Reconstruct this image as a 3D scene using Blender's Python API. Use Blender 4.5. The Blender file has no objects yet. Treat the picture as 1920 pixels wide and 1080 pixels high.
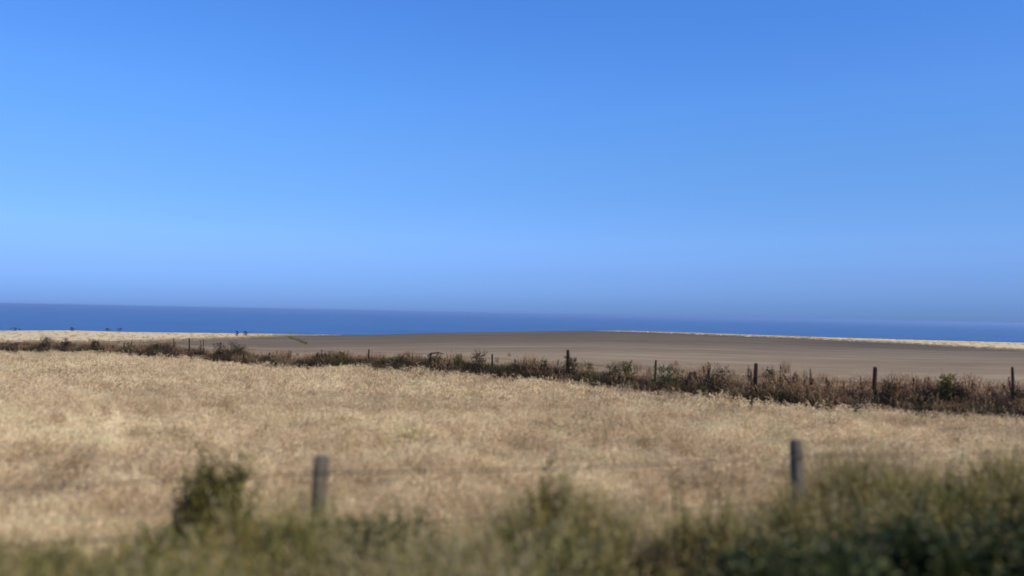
import bpy, math, random
from mathutils import Vector, Matrix, Euler, noise
random.seed(11)
R = math.radians
sc = bpy.context.scene
C = sc.collection

# ------------------------------------------------------------------ camera
F = 1507.0                                   # focal length in photo pixels (1920 wide)
cd = bpy.data.cameras.new('camera')
cd.sensor_width = 36; cd.lens = 36 * F / 1920
cd.clip_start = 0.05; cd.clip_end = 80000
cam = bpy.data.objects.new('camera', cd); C.objects.link(cam)
CM = Matrix.Rotation(R(90 + 1.80), 4, 'X') @ Matrix.Rotation(R(1.1), 4, 'Z')
cam.matrix_world = CM
cd.dof.use_dof = True; cd.dof.focus_distance = 160; cd.dof.aperture_fstop = 0.42
sc.camera = cam

# ------------------------------------------------------------------ light
SUN_AZ, SUN_EL = 132, 46                     # degrees, azimuth from +Y towards +X
w = bpy.data.worlds.new('World'); sc.world = w; w.use_nodes = True
nt = w.node_tree; nt.nodes.clear()
sky = nt.nodes.new('ShaderNodeTexSky'); sky.sky_type = 'NISHITA'; sky.sun_disc = False
sky.sun_elevation = R(SUN_EL); sky.sun_rotation = R(SUN_AZ)
sky.air_density = 1.0; sky.dust_density = 0.3; sky.ozone_density = 2.0
hs = nt.nodes.new('ShaderNodeHueSaturation'); hs.inputs['Saturation'].default_value = 1.22
tc = nt.nodes.new('ShaderNodeTexCoord'); sx = nt.nodes.new('ShaderNodeSeparateXYZ')
rmp = nt.nodes.new('ShaderNodeValToRGB')
mul = nt.nodes.new('ShaderNodeMixRGB'); mul.blend_type = 'MULTIPLY'; mul.inputs[0].default_value = 1
bg = nt.nodes.new('ShaderNodeBackground'); bg.inputs['Strength'].default_value = 0.12
wo = nt.nodes.new('ShaderNodeOutputWorld')
L = nt.links.new
L(tc.outputs['Generated'], sx.inputs[0]); L(sx.outputs['Z'], rmp.inputs[0])
L(sky.outputs[0], hs.inputs['Color']); L(hs.outputs[0], mul.inputs[1]); L(rmp.outputs[0], mul.inputs[2])
scl = nt.nodes.new('ShaderNodeVectorMath'); scl.operation = 'SCALE'; scl.inputs['Scale'].default_value = 2
L(mul.outputs[0], scl.inputs[0]); L(scl.outputs[0], bg.inputs['Color']); L(bg.outputs[0], wo.inputs['Surface'])
SKY_RAMP = [(0.0, (.20, .40, 1.32)), (.015, (.215, .42, 1.27)), (.05, (.325, .51, 1.20)), (.09, (.47, .665, 1.22)), (.14, (.56, .77, 1.22)), (.187, (.66, .89, 1.30)), (.25, (.75, 1.02, 1.50)), (.354, (.785, 1.1, 1.65)), (1.0, (.785, 1.1, 1.65))]
SKY_RAMP = [(p, tuple(v / 2 for v in c)) for p, c in SKY_RAMP]   # thin marine air: bluer than the model towards the horizon
el = rmp.color_ramp.elements
for i, (p, c) in enumerate(SKY_RAMP):
    e = el[i] if i < 2 else el.new(p)
    e.position = p; e.color = (*c, 1)

sd = bpy.data.lights.new('sun', 'SUN'); sd.energy = 4.9; sd.angle = R(0.53); sd.color = (1.0, 0.93, 0.80)
sun = bpy.data.objects.new('sun', sd); C.objects.link(sun)
a, e_ = R(SUN_AZ), R(SUN_EL)
sdir = Vector((math.sin(a) * math.cos(e_), math.cos(a) * math.cos(e_), math.sin(e_)))
sun.rotation_euler = sdir.to_track_quat('Z', 'Y').to_euler()

vs = sc.view_settings; vs.view_transform = 'Standard'; vs.look = 'None'; vs.exposure = 0.0; vs.gamma = 1; vs.use_curve_mapping = False
sc.cycles.max_bounces = 8; sc.cycles.transparent_max_bounces = 8
sc.cycles.volume_bounces = 0
HAZE = 1 / 6000
sc.render.use_motion_blur = False

# ------------------------------------------------------------------ helpers
def ray(px, py):
    d = Vector(((px - 960) / F, (540 - py) / F, -1))
    d = CM.to_3x3() @ d
    return d / d.y                            # unit forward depth: multiply by Y
def interp(x, tab):
    if x <= tab[0][0]: return tab[0][1]
    for (x0, y0), (x1, y1) in zip(tab, tab[1:]):
        if x <= x1: return y0 + (y1 - y0) * (x - x0) / (x1 - x0)
    return tab[-1][1]
def sm(t): t = max(0, min(1, t)); return t * t * (3 - 2 * t)
def ns(x, y, s=1.0, z=0.0): return noise.noise(Vector((x * s, y * s, z)))

def tag(o, label=None, cat=None, group=None, kind=None):
    if label: o['label'] = label
    if cat: o['category'] = cat
    if group: o['group'] = group
    if kind: o['kind'] = kind
    return o

class MB:
    def __init__(s): s.v = []; s.f = []; s.a = []
    def face(s, pts, val=0.5):
        n = len(s.v); s.v.extend(tuple(p) for p in pts); s.a.extend([val] * len(pts)); s.f.append(tuple(range(n, n + len(pts))))
    def ribbon(s, pts, widths, side, val=0.5):
        n = len(s.v); k = len(pts)
        for p, w_ in zip(pts, widths):
            s.v.append(tuple(p - side * w_ / 2)); s.v.append(tuple(p + side * w_ / 2)); s.a += [val, val]
        for i in range(k - 1):
            s.f.append((n + 2 * i, n + 2 * i + 1, n + 2 * i + 3, n + 2 * i + 2))
    def tube(s, pts, rads, sides=6, val=0.5, cap=True):
        n = len(s.v); k = len(pts)
        for i, (p, r) in enumerate(zip(pts, rads)):
            d = (pts[min(i + 1, k - 1)] - pts[max(i - 1, 0)]).normalized()
            u = d.cross(Vector((0, 1, 0.1))).normalized(); v_ = d.cross(u)
            for j in range(sides):
                t = 2 * math.pi * j / sides
                q = p + (u * math.cos(t) + v_ * math.sin(t)) * r
                s.v.append(tuple(q)); s.a.append(val)
        for i in range(k - 1):
            for j in range(sides):
                j2 = (j + 1) % sides
                s.f.append((n + i * sides + j, n + i * sides + j2, n + (i + 1) * sides + j2, n + (i + 1) * sides + j))
        if cap:
            s.f.append(tuple(n + (k - 1) * sides + j for j in range(sides)))
            s.f.append(tuple(n + j for j in reversed(range(sides))))
    def mesh(s, name, m, smooth=False):
        me = bpy.data.meshes.new(name); me.from_pydata(s.v, [], s.f)
        at = me.attributes.new('v', 'FLOAT', 'POINT'); at.data.foreach_set('value', s.a)
        me.materials.append(m)
        if smooth: me.polygons.foreach_set('use_smooth', [True] * len(me.polygons))
        me.update(); return me
    def build(s, name, m, parent=None, smooth=False):
        o = bpy.data.objects.new(name, s.mesh(name, m, smooth)); C.objects.link(o)
        if parent: o.parent = parent
        return o

def empty(name, loc):
    o = bpy.data.objects.new(name, None); C.objects.link(o); o.location = loc; o.empty_display_size = .3; return o

# ------------------------------------------------------------------ materials
def ramp(nt, cols):
    r = nt.nodes.new('ShaderNodeValToRGB'); els = r.color_ramp.elements
    for i, c in enumerate(cols):
        p = i / (len(cols) - 1) if len(c) == 3 else c[3]
        e = els[i] if i < 2 else els.new(p)
        e.position = p; e.color = (*c[:3], 1)
    return r
def noise_node(nt, scale, vec, detail=4, rough=.6):
    n = nt.nodes.new('ShaderNodeTexNoise'); n.inputs['Scale'].default_value = scale
    n.inputs['Detail'].default_value = detail; n.inputs['Roughness'].default_value = rough
    nt.links.new(vec, n.inputs['Vector']); return n
def plant_mat(name, cols, patch=None, patch_scale=.5, trans=0.25, rough=.7, amt=.5):
    """cols picked by the 'v' attribute of each blade or leaf; patch tints by world position"""
    m = bpy.data.materials.new(name); m.use_nodes = True; nt = m.node_tree; nt.nodes.clear()
    at = nt.nodes.new('ShaderNodeAttribute'); at.attribute_name = 'v'
    oi = nt.nodes.new('ShaderNodeObjectInfo')
    ad = nt.nodes.new('ShaderNodeMath'); ad.operation = 'MULTIPLY_ADD'; ad.inputs[1].default_value = .3; 
    nt.links.new(oi.outputs['Random'], ad.inputs[0])
    s2 = nt.nodes.new('ShaderNodeMath'); s2.operation = 'MULTIPLY_ADD'; s2.inputs[1].default_value = .7
    nt.links.new(at.outputs['Fac'], s2.inputs[0]); nt.links.new(ad.outputs[0], s2.inputs[2]); ad.inputs[2].default_value = 0
    r = ramp(nt, cols); nt.links.new(s2.outputs[0], r.inputs[0])
    col = r.outputs[0]
    if patch:
        g = nt.nodes.new('ShaderNodeNewGeometry')
        mpp = nt.nodes.new('ShaderNodeMapping'); mpp.inputs['Scale'].default_value = patch_scale if isinstance(patch_scale, tuple) else (patch_scale,) * 3
        nt.links.new(g.outputs['Position'], mpp.inputs[0]); n = noise_node(nt, 1.0, mpp.outputs[0], 3)
        pr = ramp(nt, patch); nt.links.new(n.outputs['Fac'], pr.inputs[0])
        mx = nt.nodes.new('ShaderNodeMixRGB'); mx.blend_type = 'MULTIPLY'; mx.inputs[0].default_value = 1
        nt.links.new(col, mx.inputs[1]); nt.links.new(pr.outputs[0], mx.inputs[2]); col = mx.outputs[0]
    b = nt.nodes.new('ShaderNodeBsdfPrincipled'); b.inputs['Roughness'].default_value = rough
    b.inputs['Specular IOR Level'].default_value = .25
    t = nt.nodes.new('ShaderNodeBsdfTranslucent'); mix = nt.nodes.new('ShaderNodeMixShader'); mix.inputs[0].default_value = trans
    o = nt.nodes.new('ShaderNodeOutputMaterial')
    nt.links.new(col, b.inputs['Base Color']); nt.links.new(col, t.inputs['Color'])
    nt.links.new(b.outputs[0], mix.inputs[1]); nt.links.new(t.outputs[0], mix.inputs[2]); nt.links.new(mix.outputs[0], o.inputs[0])
    return m
def soil_mat(name, cols, scale=1.0, fine=8, bump=.5, rough=.95, stretch=(1, 1, 1), dist=.05):
    m = bpy.data.materials.new(name); m.use_nodes = True; nt = m.node_tree
    b = nt.nodes['Principled BSDF']; b.inputs['Roughness'].default_value = rough; b.inputs['Specular IOR Level'].default_value = .15
    g = nt.nodes.new('ShaderNodeNewGeometry'); mp = nt.nodes.new('ShaderNodeMapping'); mp.inputs['Scale'].default_value = stretch
    nt.links.new(g.outputs['Position'], mp.inputs[0])
    n1 = noise_node(nt, scale, mp.outputs[0], 8, .65); n2 = noise_node(nt, fine, mp.outputs[0], 6, .7)
    ad = nt.nodes.new('ShaderNodeMixRGB'); ad.inputs[0].default_value = .45
    nt.links.new(n1.outputs['Fac'], ad.inputs[1]); nt.links.new(n2.outputs['Fac'], ad.inputs[2])
    r = ramp(nt, cols); nt.links.new(ad.outputs[0], r.inputs[0]); nt.links.new(r.outputs[0], b.inputs['Base Color'])
    bp = nt.nodes.new('ShaderNodeBump'); bp.inputs['Strength'].default_value = bump; bp.inputs['Distance'].default_value = dist
    nt.links.new(n2.outputs['Fac'], bp.inputs['Height']); nt.links.new(bp.outputs[0], b.inputs['Normal'])
    return m

M = {}
M['crop'] = plant_mat('ripe barley straw', [(.70, .555, .345), (.82, .665, .425), (.92, .78, .525)],
                      patch=[(.42, .37, .27, .34), (1.0, .95, .88, .43), (.56, .47, .38, .48), (1.0, .96, .88, .53), (1.0, 1.0, .93, .60), (.66, .72, .54, .68)], patch_scale=(.6, 1.2, .6), trans=.3)
M['field_soil'] = soil_mat('straw littered soil', [(.13, .09, .05, .3), (.24, .17, .10, .7)], 2, 20)
M['verge_soil'] = soil_mat('grassy verge soil', [(.045, .04, .02, .3), (.10, .085, .04, .7)], 1.5, 12)
M['brown'] = soil_mat('harrowed brown soil', [(.070, .050, .027, .34), (.112, .082, .046, .50), (.165, .128, .077, .66)], .10, .9, .9, stretch=(.22, 1.1, 1), dist=.25)
M['stubble'] = soil_mat('golden stubble', [(.45, .34, .175, .3), (.60, .475, .28, .7)], .06, 1.0, .4, stretch=(.4, 1.3, 1), dist=.1)
M['shore'] = soil_mat('grassy slope soil', [(.10, .10, .05, .3), (.2, .17, .1, .7)], .05, .6)
M['drygrass'] = plant_mat('dry field edge grass', [(.26, .19, .10), (.40, .31, .18), (.55, .44, .27)], trans=.25)
M['verge_dry'] = plant_mat('dry verge grass', [(.16, .12, .05), (.28, .22, .10), (.42, .33, .17)], trans=.3)
M['verge'] = plant_mat('olive verge grass', [(.07, .066, .013), (.18, .16, .040), (.44, .34, .12)],
                       patch=[(.40, .52, .34, .38), (1, .98, .9, .50), (.75, .62, .45, .62)], patch_scale=1.6, trans=.3)
M['rust'] = plant_mat('rust dock seed', [(.045, .024, .008), (.18, .095, .036), (.44, .28, .15)], trans=.12)
M['darkseed'] = plant_mat('dark dock seed', [(.022, .011, .005), (.06, .034, .016), (.12, .075, .04)], trans=.1)
M['darkweed'] = plant_mat('dark weed leaf', [(.018, .012, .004), (.046, .032, .010), (.12, .085, .032)], trans=.15)
M['green'] = plant_mat('hedge leaf green', [(.022, .034, .006), (.05, .068, .012), (.10, .12, .028)], trans=.25)
M['bramble'] = plant_mat('bramble leaf', [(.014, .018, .003), (.034, .044, .008), (.085, .095, .022)], trans=.2, rough=.5)
M['olive'] = plant_mat('olive weed leaf', [(.05, .044, .008), (.13, .115, .022), (.28, .24, .055)], trans=.3)
M['pale_olive'] = plant_mat('pale olive weed leaf', [(.09, .08, .02), (.21, .175, .05), (.40, .31, .13)], trans=.3)
M['stem'] = plant_mat('weed stem', [(.05, .035, .02), (.09, .065, .035)], trans=0.0)

def wood_mat():
    m = bpy.data.materials.new('weathered post wood'); m.use_nodes = True; nt = m.node_tree
    b = nt.nodes['Principled BSDF']; b.inputs['Roughness'].default_value = .95; b.inputs['Specular IOR Level'].default_value = .1
    tc = nt.nodes.new('ShaderNodeTexCoord'); mp = nt.nodes.new('ShaderNodeMapping'); mp.inputs['Scale'].default_value = (30, 30, 2.5)
    nt.links.new(tc.outputs['Object'], mp.inputs[0]); n = noise_node(nt, 1.5, mp.outputs[0], 8, .7)
    r = ramp(nt, [(.06, .047, .03, .3), (.14, .115, .08, .55), (.23, .20, .145, .75)])
    nt.links.new(n.outputs['Fac'], r.inputs[0]); nt.links.new(r.outputs[0], b.inputs['Base Color'])
    bp = nt.nodes.new('ShaderNodeBump'); bp.inputs['Strength'].default_value = .7; bp.inputs['Distance'].default_value = .01
    nt.links.new(n.outputs['Fac'], bp.inputs['Height']); nt.links.new(bp.outputs[0], b.inputs['Normal'])
    return m
M['wood'] = wood_mat()
def dark_wood():
    m = M['wood'].copy(); m.name = 'tarred post wood'
    for n in m.node_tree.nodes:
        if n.type == 'VALTORGB':
            for e, c in zip(n.color_ramp.elements, [(.012, .008, .006), (.03, .02, .014), (.06, .045, .032)]): e.color = (*c, 1)
    return m
M['darkwood'] = dark_wood()
m = bpy.data.materials.new('rusted wire'); m.use_nodes = True; b = m.node_tree.nodes['Principled BSDF']
b.inputs['Base Color'].default_value = (.10, .07, .05, 1); b.inputs['Metallic'].default_value = .4; b.inputs['Roughness'].default_value = .7
n = noise_node(m.node_tree, 40, m.node_tree.nodes.new('ShaderNodeTexCoord').outputs['Object'])
r = ramp(m.node_tree, [(.03, .02, .014, .35), (.08, .06, .045, .65)]); m.node_tree.links.new(n.outputs['Fac'], r.inputs[0]); m.node_tree.links.new(r.outputs[0], b.inputs['Base Color'])
M['wire'] = m

def water_mat():
    m = bpy.data.materials.new('sea water'); m.use_nodes = True; nt = m.node_tree
    b = nt.nodes['Principled BSDF']; b.inputs['Roughness'].default_value = .35; b.inputs['IOR'].default_value = 1.33
    g = nt.nodes.new('ShaderNodeNewGeometry'); mp = nt.nodes.new('ShaderNodeMapping'); mp.inputs['Scale'].default_value = (.004, .012, 1)
    nt.links.new(g.outputs['Position'], mp.inputs[0]); n = noise_node(nt, 1, mp.outputs[0], 5)
    r = ramp(nt, [(.012, .050, .135, .38), (.022, .072, .18, .5), (.030, .088, .21, .62)]); nt.links.new(n.outputs['Fac'], r.inputs[0]); nt.links.new(r.outputs[0], b.inputs['Base Color'])
    n2 = noise_node(nt, .25, g.outputs['Position'], 5); bp = nt.nodes.new('ShaderNodeBump'); bp.inputs['Strength'].default_value = 1; bp.inputs['Distance'].default_value = .9
    nt.links.new(n2.outputs['Fac'], bp.inputs['Height']); nt.links.new(bp.outputs[0], b.inputs['Normal'])
    return m
M['sea'] = water_mat()

# the brown field turns to dry, greyer cover towards the fence
nt_ = M['brown'].node_tree; b_ = nt_.nodes['Principled BSDF']; src = b_.inputs['Base Color'].links[0].from_socket
at_ = nt_.nodes.new('ShaderNodeAttribute'); at_.attribute_name = 'v'; mx_ = nt_.nodes.new('ShaderNodeMixRGB'); mx_.blend_type = 'MULTIPLY'; mx_.inputs[0].default_value = 1
rr_ = ramp(nt_, [(2.3, 2.2, 2.1, 0), (1.95, 1.9, 1.88, .2), (1.35, 1.33, 1.36, .42), (.98, .98, 1.0, .62), (.90, .90, .92, 1)]); nt_.links.new(at_.outputs['Fac'], rr_.inputs[0])
nt_.links.new(src, mx_.inputs[1]); nt_.links.new(rr_.outputs[0], mx_.inputs[2]); nt_.links.new(mx_.outputs[0], b_.inputs['Base Color'])

# ------------------------------------------------------------------ terrain
FA, FB = 7.73, .285            # near fence line: Y = FA + FB X
HA, HB = 36.05, -.7342         # far fence line:  Y = HA + HB X
YC = 180.0                     # crest of the coastal fields
Yf = lambda u: FA / (1 - FB * u)
Yh = lambda u: HA / (1 - HB * u)
ZH = [(-60, -4.6), (-43.1, -3.95), (-31.4, -3.37), (-22.3, -3.16), (-17.5, -3.16), (-14.2, -3.24), (-9.06, -2.975), (-4.1, -2.83), (0, -2.87), (3.1, -2.85), (6.6, -2.96), (10.2, -2.95), (13, -2.9), (15.6, -2.79), (25, -2.7)]
CREST = [(0, 52), (130, 48.5), (250, 49.5), (500, 47.6), (590, 48.0), (700, 45), (800, 40.5), (960, 34.5), (1100, 30), (1200, 29.5), (1300, 30.6), (1500, 33.6), (1700, 35.7), (1920, 37.5)]
zh = lambda u: interp(u * Yh(u), ZH) - .32
zc = lambda u: -interp(960 + F * u, CREST) / F * YC
def far_z(u, Y):
    yh = Yh(u); t = (Y - yh) / (YC - yh)
    if t <= 1: return zh(u) + (zc(u) - zh(u)) * t + .25 * ns(u * Y, Y, .03) * math.sin(math.pi * max(0, t))
    t = (Y - YC)
    return zc(u) - .00035 * t * t - .045 * t if t < 220 else zc(u) - 26.84 - (t - 220) * .06
def T(X, Y):
    u = X / max(Y, .5)
    if Y < FA + FB * X: return -2.65 + .06 * ns(X, Y, .8)
    u = max(-1.25, min(1.6, u))
    if Y < HA + HB * X:
        t = (Y - Yf(u)) / (Yh(u) - Yf(u))
        return -2.65 + (zh(u) + 2.65) * sm(t) + .11 * ns(X, Y, .22, 3) * math.sin(math.pi * t) ** .5 + .06 * ns(X, Y, .8) * (1 - t)
    return far_z(u, Y)
def us(n, a=-1.25, b=1.6): return [a + (b - a) * i / n for i in range(n + 1)]
def grid_mesh(name, mat_, cols, rows, fn, kind='structure', smooth=True):
    mb = MB()
    for c in cols:
        for r_ in rows: mb.v.append(fn(c, r_)); mb.a.append(r_ if 0 <= r_ <= 1 else 1)
    k = len(rows)
    for i in range(len(cols) - 1):
        for j in range(k - 1):
            mb.f.append((i * k + j, (i + 1) * k + j, (i + 1) * k + j + 1, i * k + j + 1))
    o = mb.build(name, mat_, smooth=smooth)
    if kind: tag(o, kind=kind)
    return o
def f_field(u, t):
    Y = Yf(u) + (Yh(u) - Yf(u)) * t; return (u * Y, Y, T(u * Y, Y + (.001 if t == 0 else (-.001 if t == 1 else 0))))
grid_mesh('barley_field', M['field_soil'], us(160), [i / 90 for i in range(91)], f_field)
def f_far(u, t):
    Y = Yh(u) + (YC - Yh(u)) * t; return (u * Y, Y, far_z(u, Y))
grid_mesh('brown_field', M['brown'], us(200), [i / 50 for i in range(51)], f_far)
grid_mesh('coast_slope', M['shore'], us(120), [YC + 10 * i for i in range(33)], lambda u, Y: (u * Y, Y, far_z(u, Y)))
def f_verge(X, t):
    Y = FA + FB * X; Y = -60 + (Y + 60) * t; return (X, Y, -2.65 + .06 * ns(X, Y, .8) * sm((Y + 10) / 12))
grid_mesh('ground', M['verge_soil'], [-60 + i * 1.0 for i in range(121)], [1 - (1 - i / 80) ** 2 for i in range(81)], f_verge)

# pale stubble strips on the crest: laid on the far field, standing as high as the cut straw
def strip(name, label, xs, low, top=CREST, over=60):
    cols = [(x - 960) / F for x in xs]
    def yd(u, dlt):                                       # depth at which the far field drops below a given angle
        lo, hi = Yh(u) + 1, YC
        for _ in range(40):
            mid = (lo + hi) / 2
            if -far_z(u, mid) / mid * F > dlt: lo = mid
            else: hi = mid
        return (lo + hi) / 2
    def fn(u, t):
        x = 960 + F * u; y0 = yd(u, interp(x, low))
        Y = y0 + (YC + over - y0) * t
        h = .10 * min(1, t / .03) + .02 * ns(u * Y, Y, .2) - .004
        return (u * Y, Y, far_z(u, Y) + h)
    return grid_mesh(name, M['stubble'], cols, [0, .004] + [.02 + .98 * i / 50 for i in range(51)], fn)
strip('golden_field', '', [-900 + 10 * i for i in range(153)], [(-900, 84), (0, 79), (150, 73), (300, 66.4), (450, 56.6), (540, 50.5), (600, 48.2), (640, 47)])
strip('stubble_field', '', [1120 + 10 * i for i in range(150)], [(1120, 29.6), (1200, 30.6), (1300, 33), (1500, 37.0), (1700, 43), (1920, 52), (2600, 80)])

# sea
mb = MB(); rings = [0] + [40 * 1.11 ** i for i in range(62)]
seg = 96
for i, rr in enumerate(rings):
    for j in range(seg):
        t = 2 * math.pi * j / seg; mb.v.append((rr * math.sin(t), 300 + rr * math.cos(t), -29)); mb.a.append(.5)
for i in range(len(rings) - 1):
    for j in range(seg):
        j2 = (j + 1) % seg; mb.f.append((i * seg + j, i * seg + j2, (i + 1) * seg + j2, (i + 1) * seg + j))
tag(mb.build('sea', M['sea']), kind='structure')

# sea air: one even volume round everything built
mb = MB(); x0, x1, y0, y1, z0, z1 = -30000, 30000, -500, 30000, -30.2, 2.0
vv = [(x, y, z) for z in (z0, z1) for x, y in ((x0, y0), (x1, y0), (x1, y1), (x0, y1))]
mb.v = vv; mb.a = [.5] * 8; mb.f = [(3, 2, 1, 0), (4, 5, 6, 7), (0, 1, 5, 4), (1, 2, 6, 5), (2, 3, 7, 6), (3, 0, 4, 7)]
hm = bpy.data.materials.new('sea haze'); hm.use_nodes = True; hn = hm.node_tree; hn.nodes.clear()
pv = hn.nodes.new('ShaderNodeVolumePrincipled'); pv.inputs['Color'].default_value = (.40, .60, .92, 1); pv.inputs['Density'].default_value = HAZE; pv.inputs['Anisotropy'].default_value = .2
ho = hn.nodes.new('ShaderNodeOutputMaterial'); hn.links.new(pv.outputs[0], ho.inputs['Volume'])
tag(mb.build('haze', hm), kind='stuff')

# ------------------------------------------------------------------ instanced ground cover
def instancer(name, pts, protos, kind='stuff', label=None, cat=None):
    """pts: (pos, rot, scale, idx)"""
    col = bpy.data.collections.new(name + '_kinds')
    for i, me in enumerate(protos):
        o = bpy.data.objects.new('%s_kind_%02d' % (name, i), me); col.objects.link(o)
    me = bpy.data.meshes.new(name); me.from_pydata([p[0] for p in pts], [], [])
    for an, ty, k in (('rot', 'FLOAT_VECTOR', 1), ('scl', 'FLOAT_VECTOR', 2)):
        at = me.attributes.new(an, ty, 'POINT'); at.data.foreach_set('vector', [c for p in pts for c in p[k]])
    at = me.attributes.new('idx', 'INT', 'POINT'); at.data.foreach_set('value', [p[3] for p in pts])
    ob = bpy.data.objects.new(name, me); C.objects.link(ob)
    g = bpy.data.node_groups.new(name + '_nodes', 'GeometryNodeTree')
    g.interface.new_socket('Geometry', in_out='INPUT', socket_type='NodeSocketGeometry')
    g.interface.new_socket('Geometry', in_out='OUTPUT', socket_type='NodeSocketGeometry')
    N = g.nodes.new; gi = N('NodeGroupInput'); go = N('NodeGroupOutput'); iop = N('GeometryNodeInstanceOnPoints')
    ci = N('GeometryNodeCollectionInfo'); ci.inputs['Collection'].default_value = col
    ci.inputs['Separate Children'].default_value = True; ci.inputs['Reset Children'].default_value = True
    def na(nm, ty):
        n = N('GeometryNodeInputNamedAttribute'); n.data_type = ty; n.inputs['Name'].default_value = nm; return n
    l = g.links.new; l(gi.outputs[0], iop.inputs['Points']); l(ci.outputs[0], iop.inputs['Instance'])
    iop.inputs['Pick Instance'].default_value = True
    l(na('idx', 'INT').outputs['Attribute'], iop.inputs['Instance Index'])
    l(na('rot', 'FLOAT_VECTOR').outputs['Attribute'], iop.inputs['Rotation'])
    l(na('scl', 'FLOAT_VECTOR').outputs['Attribute'], iop.inputs['Scale'])
    l(iop.outputs[0], go.inputs[0])
    md = ob.modifiers.new('scatter', 'NODES'); md.node_group = g
    return tag(ob, label, cat, kind=kind)

def rnd(a, b): return random.uniform(a, b)
def tuft_crop(n, rad, h, bend, wmul=1.0):
    mb = MB()
    for _ in range(n):
        r_ = rad * math.sqrt(random.random()); t = rnd(0, 6.283); p = Vector((r_ * math.cos(t), r_ * math.sin(t), -.03))
        hd = rnd(0, 6.283); dr = Vector((math.cos(hd), math.sin(hd), 0)); hh = h * rnd(.72, 1.08); bb = bend * rnd(.3, 1.3)
        side = Vector((-math.sin(hd + rnd(-.8, .8)), math.cos(hd), 0)).normalized(); val = random.random()
        pts = [p, p + Vector((0, 0, hh * .55)) + dr * bb * .12, p + Vector((0, 0, hh * .92)) + dr * bb * .45, p + Vector((0, 0, hh)) + dr * bb * .75]
        mb.ribbon(pts, [.006 * wmul, .005 * wmul, .004 * wmul, .003 * wmul], side, val * .6)
        e = (dr * .75 + Vector((0, 0, -.35 + rnd(-.5, .7)))).normalized(); q = pts[-1]; L_ = rnd(.06, .09)
        for s_ in (side, e.cross(side).normalized()):
            w_ = .0075 * wmul
            mb.face([q, q + e * L_ * .45 + s_ * w_, q + e * L_, q + e * L_ * .45 - s_ * w_], .4 + val * .6)
        for k in range(3):
            dv = (e + Vector((rnd(-.25, .25), rnd(-.25, .25), rnd(-.1, .3)))).normalized()
            mb.face([q + e * L_ * .3 * k + side * .002 * wmul, q + e * L_ * .3 * k - side * .002 * wmul, q + e * L_ * .3 * k + dv * .13], .6 + val * .4)
        if random.random() < .5:
            c = p + Vector((0, 0, hh * rnd(.25, .6))); a2 = rnd(0, 6.28); d2 = Vector((math.cos(a2), math.sin(a2), 0)); sd2 = Vector((-d2.y, d2.x, .3)).normalized()
            mb.ribbon([c, c + d2 * .07 + Vector((0, 0, .05)), c + d2 * .14 - Vector((0, 0, .03))], [.008, .009, .002], sd2, val)
    return mb
crop_protos = [tuft_crop(60, .3, .42, .20).mesh('barley_tuft', M['crop']) for _ in range(7)] + \
              [tuft_crop(46, .42, .42, .22, 2.2).mesh('barley_tuft_far', M['crop']) for _ in range(5)]
pts = []
Y = 0
def crop_pt(X, Y, far):
    z = T(X, Y); n1 = ns(X, Y * .8, .55, 7); n2 = ns(X, Y, 1.5, 2); n3 = ns(X, Y, .16, 5); n4 = ns(X * .7, Y * .8, 1.9, 12)
    lod = sm((n1 * .9 + n2 * .9 + n4 * 1.1 + .02) * 2.8)                       # 0 standing ... 1 lodged flat
    az = 2.2 + 2.4 * n3 + 1.0 * n1 + rnd(-.35, .35)
    tilt = .15 + .95 * lod * rnd(.7, 1.1)
    h = max(.3, (1 - .5 * lod) * rnd(.92, 1.05) * (1 + .7 * n2 + 1.3 * n4))
    ax = Matrix.Rotation(az, 3, 'Z') @ Matrix.Rotation(tilt, 3, 'X') @ Matrix.Rotation(rnd(0, 6.28), 3, 'Z')
    return ((X, Y, z), tuple(ax.to_euler()), (1, 1, h), random.randrange(7) if not far else 7 + random.randrange(5))
u0, u1 = -.78, .82
ycur = 7.0
while ycur < 84:
    dy = .30 if ycur < 24 else .42 if ycur < 44 else .55
    x = u0 * ycur
    while x < u1 * ycur:
        X = x + rnd(-.5, .5) * dy; Yp = ycur + rnd(-.5, .5) * dy
        gap = ns(X * .75, Yp * 1.1, 1.0, 2) + .9 * ns(X * .7, Yp * .9, 2.1, 12)
        if gap < -.30 and random.random() < .93: x += dy; continue
        if FA + FB * X + .35 < Yp < HA + HB * X - .25: pts.append(crop_pt(X, Yp, ycur > 26))
        x += dy
    ycur += dy
print('crop tufts', len(pts))
instancer('barley_crop', pts, crop_protos, label='ripe pale barley crop filling the field between the two wire fences', cat='barley')

def tuft_grass(n, rad, h, bend, m, w_=.006, seed=.3):
    mb = MB()
    for _ in range(n):
        r_ = rad * math.sqrt(random.random()); t = rnd(0, 6.283); p = Vector((r_ * math.cos(t), r_ * math.sin(t), -.03))
        hd = rnd(0, 6.283); dr = Vector((math.cos(hd), math.sin(hd), 0)); hh = h * rnd(.45, 1.05); bb = bend * rnd(.2, 1.3) * hh
        side = Vector((-dr.y, dr.x, 0)); val = random.random()
        pts = [p + Vector((0, 0, hh * k)) + dr * bb * k * k for k in (0, .35, .7, 1)]
        pts[-1] -= Vector((0, 0, .12 * bb))
        mb.ribbon(pts, [w_, w_ * .9, w_ * .6, w_ * .12], side, val)
        if random.random() < seed:
            q = pts[2]; e = (pts[3] - pts[2])
            for k in range(7):
                c = q + e * (.4 + .12 * k); d = Vector((rnd(-1, 1), rnd(-1, 1), rnd(.2, 1))).normalized() * rnd(.02, .045)
                s_ = d.cross(Vector((0, 0, 1))).normalized() * .006
                mb.face([c, c + d * .5 + s_, c + d, c + d * .5 - s_], min(1, .7 + .3 * val))
    return mb.mesh('grass_tuft', m)

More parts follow.
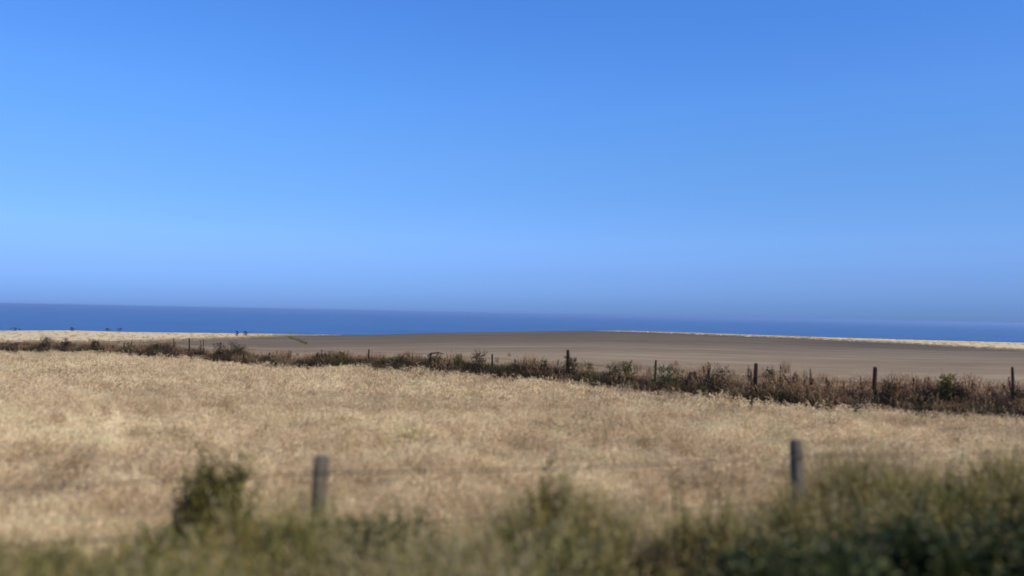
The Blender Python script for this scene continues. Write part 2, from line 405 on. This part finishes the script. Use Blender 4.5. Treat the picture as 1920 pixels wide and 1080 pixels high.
pts = []
for i in range(5200):
    left = random.random() < .6
    x = rnd(-60, 640) if left else rnd(1130, 1980)
    top_ = interp(x, CREST); lo_ = interp(x, [(0, 79), (150, 73), (300, 66.4), (450, 56.6), (540, 50.5), (600, 48.2), (640, 47)]) if left else interp(x, [(1120, 29.6), (1200, 30.6), (1300, 33), (1500, 37.0), (1700, 43), (1920, 52)])
    m_ = random.random(); dl = lo_ + random.gauss(0, .5) if m_ < .45 else top_ + random.gauss(0, .6) if m_ < .7 else rnd(top_, lo_)
    u = (x - 960) / F; a0, b0 = Yh(u) + 1, YC + 25
    for _ in range(30):
        mid = (a0 + b0) / 2
        if -far_z(u, mid) / mid * F > dl: a0 = mid
        else: b0 = mid
    s_ = rnd(.35, .75); pts.append(((u * a0, a0, far_z(u, a0)), (rnd(-.3, .3), rnd(-.3, .3), rnd(0, 6)), (s_ * 1.6, s_ * 1.6, s_), random.randrange(3)))
instancer('stubble_straw', pts, [tuft_grass(40, .35, .5, .6, M['drygrass'], .025, .2) for _ in range(3)], label='short ragged straw along the edges of the pale crest fields', cat='straw')

# ------------------------------------------------------------------ plants
def leaf(mb, p, d, up, l, w_, val, fold=.3):
    s_ = d.cross(up)
    if s_.length < .01: s_ = Vector((1, 0, 0))
    s_.normalize(); n_ = s_.cross(d).normalized()
    a_ = p + d * l * .45 + s_ * w_ + n_ * w_ * fold; b_ = p + d * l * .45 - s_ * w_ + n_ * w_ * fold; t_ = p + d * l - n_ * l * .15
    mb.face([p, a_, t_], val); mb.face([p, t_, b_], val)
def rdir(zmin=-.3, zmax=1): return Vector((rnd(-1, 1), rnd(-1, 1), rnd(zmin, zmax))).normalized()

def dock(name, loc, h, w_, m_seed, parts=('stem', 'seed_head', 'foliage'), k=5, dens=1.0):
    """upright weed with seed spikes; h, w_ in metres"""
    root = empty(name, loc); st = MB(); sd_ = MB(); lf = MB()
    for i in range(k):
        a_ = rnd(0, 6.28); r_ = w_ * .18 * random.random(); b0 = Vector((r_ * math.cos(a_), r_ * math.sin(a_), -.05))
        hh = h * (1 if i == 0 else rnd(.55, .95)); lean = Vector((rnd(-1, 1), rnd(-1, 1), 0)) * w_ * (.12 if i == 0 else .38)
        pt = lambda t: b0 + Vector((0, 0, hh * t)) + lean * t * t
        st.tube([pt(0), pt(.35), pt(.7), pt(1)], [.009, .007, .005, .002], 4, rnd(0, 1))
        for j in range(int(44 * dens)):
            t = rnd(.38, 1.0); c = pt(t); sp = w_ * .16 * (1.15 - t) + .015
            br = rdir(.1, 1.2) * sp * rnd(.4, 1.6); e = c + br
            for q in range(5):
                c2 = c + br * (q + .6) / 5 + Vector((rnd(-1, 1), rnd(-1, 1), rnd(-1, 1))) * .012
                d = rdir(-1, 1) * rnd(.02, .04) * (1 + .25 * (h > 1)); s_ = d.cross(rdir()).normalized() * .015
                sd_.face([c2 - d * .5, c2 + s_, c2 + d * .5, c2 - s_], random.random())
    for i in range(int(46 * dens)):
        z = h * .42 * random.random(); a_ = rnd(0, 6.28); r_ = w_ * .35 * random.random()
        d = Vector((math.cos(a_), math.sin(a_), rnd(-.2, .7))).normalized()
        leaf(lf, Vector((r_ * math.cos(a_), r_ * math.sin(a_), z)), d, Vector((0, 0, 1)), rnd(.08, .2), rnd(.02, .04), random.random())
    st.build('stem', M['stem'], root); tag(sd_.build('seed_head', m_seed, root), kind='stuff'); tag(lf.build('foliage', M['darkweed'], root), kind='stuff')
    return root
def bush(name, loc, h, w_, m, n=900, l=.05, stems=7, depth=None, lumps=7, m_stem=None, top=1.0):
    """leafy bush: lumpy cloud of leaves on branching canes"""
    root = empty(name, loc); st = MB(); lf = MB(); depth = depth or w_ * .8
    cl = []
    for i in range(lumps):
        t = random.random(); zz = h * (.25 + .62 * t)
        cl.append((Vector((rnd(-1, 1) * w_ * .36 * (1.1 - .6 * t * top), rnd(-1, 1) * depth * .36 * (1.1 - .5 * t), zz)), rnd(.16, .26) * min(w_, h) * 1.3))
    cl.append((Vector((0, 0, h * .8)), .2 * min(w_, h))); cl.append((Vector((0, 0, h * .35)), .42 * min(w_, h)))
    for c, r_ in cl:
        mid = Vector((c.x * .35, c.y * .35, c.z * .55))
        st.tube([Vector((c.x * .15, c.y * .15, -.05)), mid, c, c + rdir(0, 1) * r_ * .8], [.012, .009, .006, .002], 5, rnd(0, 1))
    tot = sum(r_ ** 2 for _, r_ in cl)
    for c, r_ in cl:
        for _ in range(int(n * r_ ** 2 / tot)):
            d = rdir(-1, 1); rr = r_ * (random.random() ** .45) * rnd(.75, 1.12) * (1 + .35 * noise.noise(d * 2.2 + c * 5))
            p = c + Vector((d.x, d.y * .9, d.z)) * rr
            if p.z < .02: p.z = rnd(.02, .15)
            dd = (d + rdir(-.6, .8) * .9).normalized()
            leaf(lf, p, dd, rdir(.2, 1), l * rnd(.6, 1.3), l * rnd(.22, .36), random.random())
        for _ in range(5):                        # shoots breaking the outline
            d = (rdir(.1, 1) + Vector((0, 0, .5))).normalized(); q = c + d * r_ * .7; L_ = r_ * rnd(.4, .9)
            st.tube([q, q + d * L_ * .5, q + d * L_ + Vector((0, 0, -.02))], [.004, .003, .0015], 3, .5, False)
            for kk in range(8): leaf(lf, q + d * L_ * (kk / 8 + .1), (d * .4 + rdir(-.5, .6)).normalized(), Vector((0, 0, 1)), l * rnd(.6, 1.1), l * .27, random.random())
    st.build('stem', m_stem or M['stem'], root); o = tag(lf.build('foliage', m, root), kind='stuff')
    return root

def stand(name, loc, h, w_, m, n=30, l=.06, depth=None):
    """loose stand of tall leafy weeds: separate stems of unequal height, ragged top"""
    root = empty(name, loc); st = MB(); lf = MB(); depth = depth or w_
    for i in range(n):
        a_ = rnd(0, 6.28); q = random.random() ** .7; r_ = q * .5
        b0 = Vector((r_ * w_ * math.cos(a_), r_ * depth * math.sin(a_), -.04))
        hh = h * (1.0 - .3 * q ** 2) * rnd(.45, .98) if i else h
        lean = Vector((b0.x * rnd(0, .6) + rnd(-.1, .1), rnd(-.12, .12), 0))
        pt = lambda t: b0 + Vector((0, 0, hh * t)) + lean * t * t + Vector((.015 * math.sin(9 * t + i), 0, 0))
        st.tube([pt(0), pt(.4), pt(.75), pt(1)], [.006, .005, .003, .0015], 4, rnd(0, 1), False)
        val = random.random(); k = int(hh / .028)
        for j in range(k):
            t = (j + random.random()) / k
            if t < .08: continue
            d = rdir(-.1, .9); lw = l * (1.25 - .75 * t) * rnd(.6, 1.3)
            leaf(lf, pt(t), d, Vector((0, 0, 1)), lw * 1.5, lw * .30, min(1, max(0, val * .5 + rnd(0, .5) + .2 * (t - .5))))
        if random.random() < .5:
            for j in range(3):
                b1 = pt(rnd(.4, .8)); d = (rdir(.3, 1) + Vector((0, 0, .5))).normalized(); L_ = rnd(.1, .28) * h
                st.tube([b1, b1 + d * L_ * .5, b1 + d * L_], [.003, .002, .001], 3, .5, False)
                for kk in range(int(L_ / .022)): leaf(lf, b1 + d * L_ * (kk * .022 / L_), rdir(-.1, .8), Vector((0, 0, 1)), l * rnd(.5, 1), l * .2, min(1, val * .5 + rnd(.1, .5)))
    st.build('stem', M['stem'], root); tag(lf.build('foliage', m, root), kind='stuff')
    return root

# ------------------------------------------------------------------ far fence
def hpt(n): return Vector((15.6 - 3.284 * n, 24.6 + 2.411 * n, 0))
far = empty('wire_fence', (hpt(0).x, hpt(0).y, T(hpt(0).x, hpt(0).y + .01)))
tag(far, 'old post and wire fence half buried in brown weeds beyond the barley', 'fence', 'wire fences')
tops = {0: 682, 1: 688, 2: 681, 3: 675, 4: 656, 5: 664, 7: 655, 11: 634}
postpos = []
def post_mesh(mb, base, h, r_, lean=(0, 0), sides=9, below=.3):
    zs = [-below, 0, h * .3, h * .6, h * .93, h]; ph = random.random() * 6
    ps = [Vector((base[0] + lean[0] * z / h + .004 * math.sin(z * 7 + ph), base[1] + lean[1] * z / h, base[2] + z)) for z in zs]
    mb.tube(ps, [r_ * 1.05, r_ * 1.05, r_, r_ * .98, r_ * .96, r_ * .82], sides, .5)
offs = Vector((.0, .35, 0))
for n in range(-3, 22):
    p = hpt(n) + offs; zg = T(p.x, p.y); u = p.x / p.y
    if n in tops:
        x = 960 + F * u; py = tops[n]; q = ray(x, py) * p.y; h = q.z - zg
    else: h = 1.0 + rnd(-.15, .1)
    h = max(1.0, min(1.75, h)); mb = MB(); ln = (rnd(-.06, .06), rnd(-.05, .05))
    if n == 6: h = 1.15; ln = (.22, 0)
    big = n in (1, 2, 4)
    post_mesh(mb, (0, 0, 0), h, .07 if big else .042, ln)
    o = mb.build('post', M['darkwood'], far); o.location = Vector((p.x, p.y, zg)) - far.location
    postpos.append((p.x, p.y, zg, h, ln))
    if n == 6:                               # broken rail hanging off the leaning post
        mb = MB(); b0 = Vector((.2, -.04, h - .03)); mb.tube([b0 - Vector((.12, 0, .12)), b0, b0 + Vector((.35, 0, .05)), b0 + Vector((.62, .02, -.01))], [.03, .035, .028, .018], 6)
        rl = mb.build('rail', M['darkwood'], far); rl.location = o.location
for k in (.93, .68, .42):
    mb = MB(); prev = None
    for i in range(len(postpos) - 1):
        a_, b_ = postpos[i], postpos[i + 1]
        pa = Vector((a_[0] + a_[4][0] * k, a_[1] - .07, a_[2] + 1.2 * k)) - far.location; pb = Vector((b_[0] + b_[4][0] * k, b_[1] - .07, b_[2] + 1.2 * k)) - far.location
        ps = [pa.lerp(pb, t / 6) - Vector((0, 0, .03 * math.sin(math.pi * t / 6))) for t in range(7)]
        mb.tube(ps, [.0045] * 7, 4, .5, False)
        for j in range(0, 24):
            if k > .8:
                c = pa.lerp(pb, (j + .5) / 24) - Vector((0, 0, .03 * math.sin(math.pi * (j + .5) / 24)))
                mb.tube([c - Vector((0, 0, .02)), c + Vector((0, 0, .02))], [.004, .001], 3, .5, False)
    mb.build('wire', M['wire'], far)

# undergrowth along the far fence (a mass) and dry grass margin behind it
weed_protos = [tuft_grass(60, .25, .5, .5, M['darkweed'], .018, .2) for _ in range(3)] + [tuft_grass(60, .24, .66, .30, M['rust'], .018, 1) for _ in range(3)] + \
              [tuft_grass(48, .25, .5, .5, M['drygrass'], .010, .4) for _ in range(3)]
pts = []
for i in range(13000):
    n = rnd(-4, 24); ac = rnd(-.35, 1.15); p = hpt(n); X, Y = p.x + ac * .59 + rnd(-.2, .2), p.y + ac * .81
    if not -.8 < X / Y < .85: continue
    x = 960 + F * X / Y
    rt = sm((x - 1150) / 500)
    g = ns(X, Y, .45, 9) + .5 * ns(X, Y, 1.6, 4)
    if g < -.45 and ac > .5: continue
    kind = 0 if random.random() < (.95 - .15 * rt if ac < .35 else .88 - .62 * rt) else 1 if random.random() < .5 + .05 * rt else 2
    s_ = rnd(1.0, 1.45) * (1 + .38 * g) * (1.22 - .02 * rt if ac > .35 else .95)
    pts.append(((X, Y, T(X, Y)), (rnd(-.15, .15), rnd(-.15, .15), rnd(0, 6.28)), (s_, s_, s_), kind * 3 + random.randrange(3)))
instancer('undergrowth', pts, weed_protos, label='low dark brown weeds matted under the far wire fence', cat='weeds')
pts = []
for i in range(15000):
    n = rnd(-4, 24); ac = abs(random.gauss(0, 1)) * 6 + .9; p = hpt(n); X, Y = p.x + ac * .59, p.y + ac * .81
    if not -.75 < X / Y < .8: continue
    x = 960 + F * X / Y; rt = sm((x - 1000) / 500)
    if random.random() > (.45 + .55 * rt) * (.6 + ns(X, Y, .3) * 1.0): continue
    kind = 2 if random.random() < .8 else 1
    s_ = rnd(.6, 1.2) * (1 + .5 * ns(X, Y, .5)) * (.6 + .9 * rt * (1 if ac < 5 else .6))
    pts.append(((X, Y, T(X, Y)), (rnd(-.15, .15), rnd(-.15, .15), rnd(0, 6.28)), (s_, s_, s_), kind * 3 + random.randrange(3)))
instancer('margin_grass', pts, weed_protos, label='thin tan and rusty grass on the field margin behind the far fence', cat='grass')

# individual plants of the hedge line: photo column, kind, top row, width in photo pixels, label
HP = [
 (30, 'b', 645, 30, 'low dark brown scrub clump at the far end of the weedy fence line'),
 (84, 'b', 635, 27, 'round topped dark bush, the tallest at the far end of the fence line'),
 (127, 'b', 640, 20, 'small dark bush just right of the round topped one on the fence line'),
 (175, 'b', 641, 18, 'narrow dark bush standing below the pale golden field'),
 (240, 'd', 638, 14, 'thin brown dock spike against the pale golden field'),
 (285, 'b', 646, 34, 'wide low dark scrub below the pale golden field'),
 (324, 'd', 633, 12, 'tall thin dark weed sticking up into the golden field'),
 (378, 'd', 635, 14, 'dark dock spike just short of the two biggest dark bushes'),
 (411, 'b', 640, 20, 'upright dark bush beside the widest dark bush on the fence line'),
 (441, 'b', 643, 36, 'widest dark bush where the barley edge starts to dip'),
 (516, 'r', 655, 26, 'broad red brown dock clump at the dip in the barley edge'),
 (541, 'd', 656, 14, 'short dark dock beside the broad red brown clump'),
 (605, 'd', 655, 20, 'dark brown dock above the flat stretch of barley edge'),
 (640, 'o', 660, 34, 'low olive green bush above the flat stretch of barley edge'),
 (755, 'b', 668, 46, 'low wide brown bush before the leaning broken post'),
 (812, 'b', 668, 30, 'dark bush round the foot of the leaning broken post'),
 (862, 'o', 668, 26, 'olive brown bush after the leaning broken post'),
 (895, 'b', 662, 34, 'dense dark brown bush rising beside a short fence post'),
 (968, 'd', 670, 16, 'slim dark dock after the short fence post'),
 (1002, 'd', 671, 16, 'dark dock on its own between two dock clumps'),
 (1020, 'b', 680, 34, 'dark bush with reddish base before the tall black post'),
 (1045, 'd', 672, 14, 'slim dock standing just before the tall black post'),
 (1073, 'b', 668, 30, 'dark pointed bush wrapped round the tall black post'),
 (1108, 'o', 678, 24, 'upright olive yellow weed just after the tall black post'),
 (1155, 'b', 690, 36, 'almost black low bush after the olive yellow weed'),
 (1178, 'o', 682, 22, 'olive topped weed behind the almost black low bush'),
 (1252, 'g', 690, 62, 'large dark green bush, the greenest on the fence line'),
 (1300, 'b', 700, 26, 'small dark brown bush beside the large green one'),
 (1326, 'd', 675, 16, 'tall thin dock before the wide dark thicket'),
 (1350, 'b', 695, 60, 'wide dark thicket before the thick black post'),
 (1408, 'd', 683, 16, 'red brown dock spike just before the thick black post'),
 (1444, 'b', 690, 30, 'tall black bush grown up round the thick black post'),
 (1462, 'd', 680, 12, 'thin pale dock spike just after the thick black post'),
 (1490, 'r', 695, 34, 'rust coloured dock with open head after the thick black post'),
 (1519, 'd', 690, 18, 'dark two headed dock among rusty weeds'),
 (1551, 'd', 706, 20, 'short round headed dock among rusty weeds'),
 (1583, 'r', 712, 24, 'short rusty dock low in the reddish weeds'),
 (1614, 'r', 706, 22, 'rusty dock before the crooked black post'),
 (1668, 'b', 722, 52, 'sprawling almost black bush at the foot of the crooked black post'),
 (1709, 'd', 706, 22, 'round headed brown dock after the crooked black post'),
 (1742, 'r', 704, 26, 'tall yellowish rust dock above a dark bush'),
 (1742, 'b', 732, 34, 'small black bush under the tall yellowish dock'),
 (1775, 'o', 703, 30, 'yellow olive dock clump standing proud of the weeds'),
 (1795, 'b', 728, 40, 'compact black bush in front of the yellow olive clump'),
 (1830, 'r', 712, 34, 'reddish dock between two black bushes'),
 (1860, 'b', 738, 40, 'low black bush nearest the edge of the barley'),
 (1896, 'd', 690, 24, 'dark tall dock beside the last fence post in view'),
 (1912, 'b', 735, 40, 'dark bush at the foot of the last fence post in view'),
]
for i, (x, kd, top, wpx, lab) in enumerate(HP):
    u = ray(x, 680).x; dy = (.1 if kd in 'bgo' else .45) + rnd(-.15, .2); Y = Yh(u) + dy + .15; X = u * Y; z = T(X, Y)
    h = (ray(x, top) * Y).z - z; h = max(.45, min(1.6, h)); wm = max(.35, wpx / F * Y * 1.25)
    if kd in 'bgo':
        m = {'b': M['darkweed'], 'g': M['green'], 'o': M['olive']}[kd]
        o = bush('bush', (X, Y, z), h, wm * 1.15, m, int(420 + 500 * wm), .075, depth=max(.5, wm * .6))
        tag(o, lab, 'bush', 'bushes along the far wire fence')
    else:
        o = dock('dock_plant', (X, Y, z), h, wm * 1.2, M['rust'] if kd == 'r' else M['darkseed'], k=6 if wpx > 16 else 4, dens=1.8 if wpx > 16 else 1.4)
        tag(o, lab, 'weed', 'dock plants along the far wire fence')

# small shrubs on the far crest and the green ditch bank in the brown field
def crest_pt(x, dlt):
    u = (x - 960) / F; lo, hi = Yh(u), YC + 8
    for _ in range(40):
        mid = (lo + hi) / 2
        if -far_z(u, mid) / mid * F > dlt: lo = mid
        else: hi = mid
    return Vector((u * lo, lo, far_z(u, lo)))
for x, dlt, h, w_, lab in [(30, 52.5, .9, 5.0, 'low grey green scrub on the crest of the golden field'), (138, 50, .8, 1.6, 'tiny dark shrub alone on the crest of the golden field'),
                           (204, 49.5, .8, 1.5, 'first of the paired dark shrubs on the golden crest'), (227, 49.5, .9, 1.9, 'second of the paired dark shrubs on the golden crest'),
                           (447, 54, 1.1, .7, 'thin dark sapling where golden field meets brown'), (463, 53, .9, .8, 'thin bushy sapling beside the thin dark one')]:
    p = crest_pt(x, dlt); o = bush('shrub', p, h, w_, M['darkweed'], 110, .13, lumps=3)
    tag(o, lab, 'shrub', 'shrubs on the far crest')
pts = []
for i in range(110):
    t = random.random(); p = crest_pt(543 + 34 * t + rnd(-1, 1), 52 + 12 * t + rnd(-1.5, 1.5)); s_ = rnd(.25, .75)
    pts.append((tuple(p), (0, 0, rnd(0, 6)), (s_, s_, s_ * .8), random.randrange(3)))
instancer('ditch_weeds', pts, [tuft_grass(50, .3, .5, .5, M['verge'], .03, 0) for _ in range(3)], label='short green weedy ditch slanting across the brown field', cat='weeds')

# ------------------------------------------------------------------ near fence
nf = empty('wire_fence', (-1.82, 7.21, -2.65))
tag(nf, 'grey post and wire fence running through the trackside weeds', 'fence', 'wire fences')
npos = []
for x, top, r_, ln in [(-1100, 860, .07, (0, 0)), (592, 856, .072, (.05, .02)), (1503, 826, .075, (-.045, .03)), (2400, 800, .06, (0, 0))]:
    if x in (592, 1503):
        u = ray(x, top).x; Y = FA / (1 - FB * u); z = ray(x, top).z * Y; X = u * Y
    else:
        X = -7.0 if x < 0 else 7.75; Y = FA + FB * X; z = -1.33
    h = z + 2.65; mb = MB(); post_mesh(mb, (0, 0, 0), h, r_, ln, 12)
    o = mb.build('post', M['wood'], nf); o.location = Vector((X, Y, -2.65)) - nf.location
    npos.append((X, Y, h))
for zz in (-1.45, -1.91, -2.3):
    mb = MB()
    for (xa, ya, ha), (xb, yb, hb) in zip(npos, npos[1:]):
        nseg = 24; ps = []
        for t in range(nseg + 1):
            k = t / nseg; ps.append(Vector((xa + (xb - xa) * k, ya + (yb - ya) * k - .066, zz - .035 * math.sin(math.pi * k))) - nf.location)
        mb.tube(ps, [.005] * len(ps), 5, .5, False)
        mb.tube([p + Vector((0, .003 * math.sin(i * 2), .003 * math.cos(i * 2))) for i, p in enumerate(ps)], [.003] * len(ps), 4, .5, False)
        if zz > -1.6:
            L_ = (ps[-1] - ps[0]).length
            for j in range(int(L_ / .11)):
                k = (j + .5) / int(L_ / .11) * nseg; i0 = min(int(k), nseg - 1); c = ps[i0].lerp(ps[i0 + 1], k - i0)
                for q in range(2):
                    d = rdir(-1, 1) * .014; mb.tube([c - d, c + d], [.0012, .0008], 3, .5, False)
    mb.build('wire', M['wire'], nf)

# ------------------------------------------------------------------ trackside vegetation
PROF = [(0, 1015), (300, 1010), (440, 985), (520, 975), (700, 985), (850, 1010), (960, 985), (1020, 965), (1150, 970), (1300, 970), (1430, 940), (1500, 905), (1550, 895), (1650, 872), (1750, 850), (1850, 828), (1920, 838)]
verge_protos = [tuft_grass(60, .20, 1.0, .35, M['verge'], .008, .45) for _ in range(6)] + [tuft_grass(46, .2, 1.0, .45, M['verge_dry'], .006, .7) for _ in range(4)]
pts = []
for i in range(9000):
    X = rnd(-9, 10.5); Y = rnd(3.0, 1) if False else FA + FB * X - 4.2 * random.random() ** 1.1 + .6
    if Y < 2.5 or not -.85 < X / Y < .9: continue
    x = 960 + F * X / Y; pr = interp(x, PROF); ztop = ray(x, pr).z * Y
    h = (ztop + 2.65) * rnd(.5, 1.06) * (.94 + .75 * ns(X, Y, .9, 3) + .5 * ns(X, Y, 2.3, 8))
    h = max(.16, min(1.35, h))
    if x > 1150 and Y < FA + FB * X - 1.0: h *= .5 + .35 * random.random()
    if ns(X, Y, 1.1, 20) > .12: h *= .55
    if h < .3 and random.random() < .5: continue
    dry = random.random() < (.5 if 600 < x < 1000 else .2)
    s_ = .75 + .4 * h
    pts.append(((X, Y, T(X, Y)), (rnd(-.2, .2), rnd(-.2, .2), rnd(0, 6.28)), (s_, s_, h), 6 + random.randrange(4) if dry else random.randrange(6)))
print('verge tufts', len(pts))
instancer('verge_grass', pts, verge_protos, label='tall olive and straw coloured grass along the near fence', cat='grass')

# (photo x, depth Y, top row, width px, height mode, material, leaf size, label)
NP = [
 (402, 6.9, 812, 92, 'olive', .075, 3200, 'weed_bush', 'tall dark olive bush growing through the near fence wires before the first grey post'),
 (360, 6.7, 900, 60, 'darkweed', .055, 1500, 'weed_bush', 'brown half of the tall weeds leaning away from the first grey post'),
 (540, 6.2, 990, 100, 'green', .055, 1800, 'weed_bush', 'low bright green clump below the first grey post'),
 (318, 6.3, 1010, 120, 'green', .06, 1200, 'weed_bush', 'low green clump under the tall olive bush'),
 (110, 6.4, 990, 260, 'olive', .06, 1800, 'weed_bush', 'spreading olive clump under the fence wires, well before the tall dark olive bush'),
 (715, 6.3, 985, 190, 'green', .055, 1700, 'weed_bush', 'rounded green clump between the two grey posts, nearest the first'),
 (1030, 7.0, 850, 120, 'olive', .06, 2400, 'weed_bush', 'tall narrow olive bush midway between the two grey posts'),
 (1040, 6.2, 1000, 190, 'green', .06, 1600, 'weed_bush', 'dark green clump at the foot of the tall narrow olive bush'),
 (1225, 6.3, 985, 240, 'darkweed', .065, 2400, 'weed_bush', 'dark brown bush beyond the tall narrow olive bush'),
 (1325, 6.9, 870, 110, 'pale_olive', .055, 1000, 'weed_bush', 'small olive bush before the second grey post'),
 (1410, 5.6, 1020, 230, 'bramble', .065, 3200, 'bramble_bush', 'dark bramble mound before the second grey post'),
 (1590, 5.4, 1005, 260, 'bramble', .065, 3600, 'bramble_bush', 'dark bramble mound just beyond the second grey post'),
 (1760, 5.3, 990, 240, 'bramble', .065, 3400, 'bramble_bush', 'dark bramble mound beneath the yellowish tall weeds'),
 (1900, 5.2, 985, 240, 'bramble', .065, 3400, 'bramble_bush', 'dark bramble mound at the very end of the trackside thicket'),
 (1500, 4.7, 1045, 300, 'bramble', .065, 2600, 'bramble_bush', 'lowest bramble mound, in front of the second grey post'),
 (1180, 5.4, 1040, 260, 'darkweed', .06, 2200, 'weed_bush', 'low dark brown scrub in front of the dark brown bush'),
 (1810, 8.2, 835, 130, 'pale_olive', .06, 1500, 'weed_bush', 'tall yellow green bush, highest of the trackside weeds'),
 (1900, 7.6, 858, 120, 'pale_olive', .06, 1300, 'weed_bush', 'tall olive bush after the highest yellow green one'),
 (1690, 7.6, 880, 120, 'pale_olive', .055, 1200, 'weed_bush', 'loose olive bush between the second grey post and the highest bush'),
 (205, 6.2, 1000, 170, 'darkweed', .05, 1300, 'weed_bush', 'low brown withered weeds between the olive clump and the tall dark olive bush'),
 (800, 6.3, 1005, 150, 'darkweed', .05, 1000, 'weed_bush', 'low brown withered weeds halfway between the grey posts'),
 (860, 6.0, 1045, 200, 'olive', .055, 1300, 'weed_bush', 'very low olive clump among straw coloured grass'),
]
for x, Y, top, wpx, mk, l, n, nm, lab in NP:
    rt_ = ray(x, top); X = rt_.x * Y; z = T(X, Y); h = rt_.z * Y - z; wm = wpx / F * Y
    if mk in ('olive', 'pale_olive', 'darkweed'):
        o = stand(nm, (X, Y, z), h, wm * 1.35, M[mk], max(40, int(n / 17)), l * 1.25, depth=max(.5, wm * .8))
    else:
        o = bush(nm, (X, Y, z), h, wm * 1.2, M[mk], int(n * 1.3), l, depth=max(.6, wm * .8), lumps=11, top=.6)
    tag(o, lab, 'bramble' if nm == 'bramble_bush' else 'bush', 'trackside ' + ('brambles' if nm == 'bramble_bush' else 'bushes'))
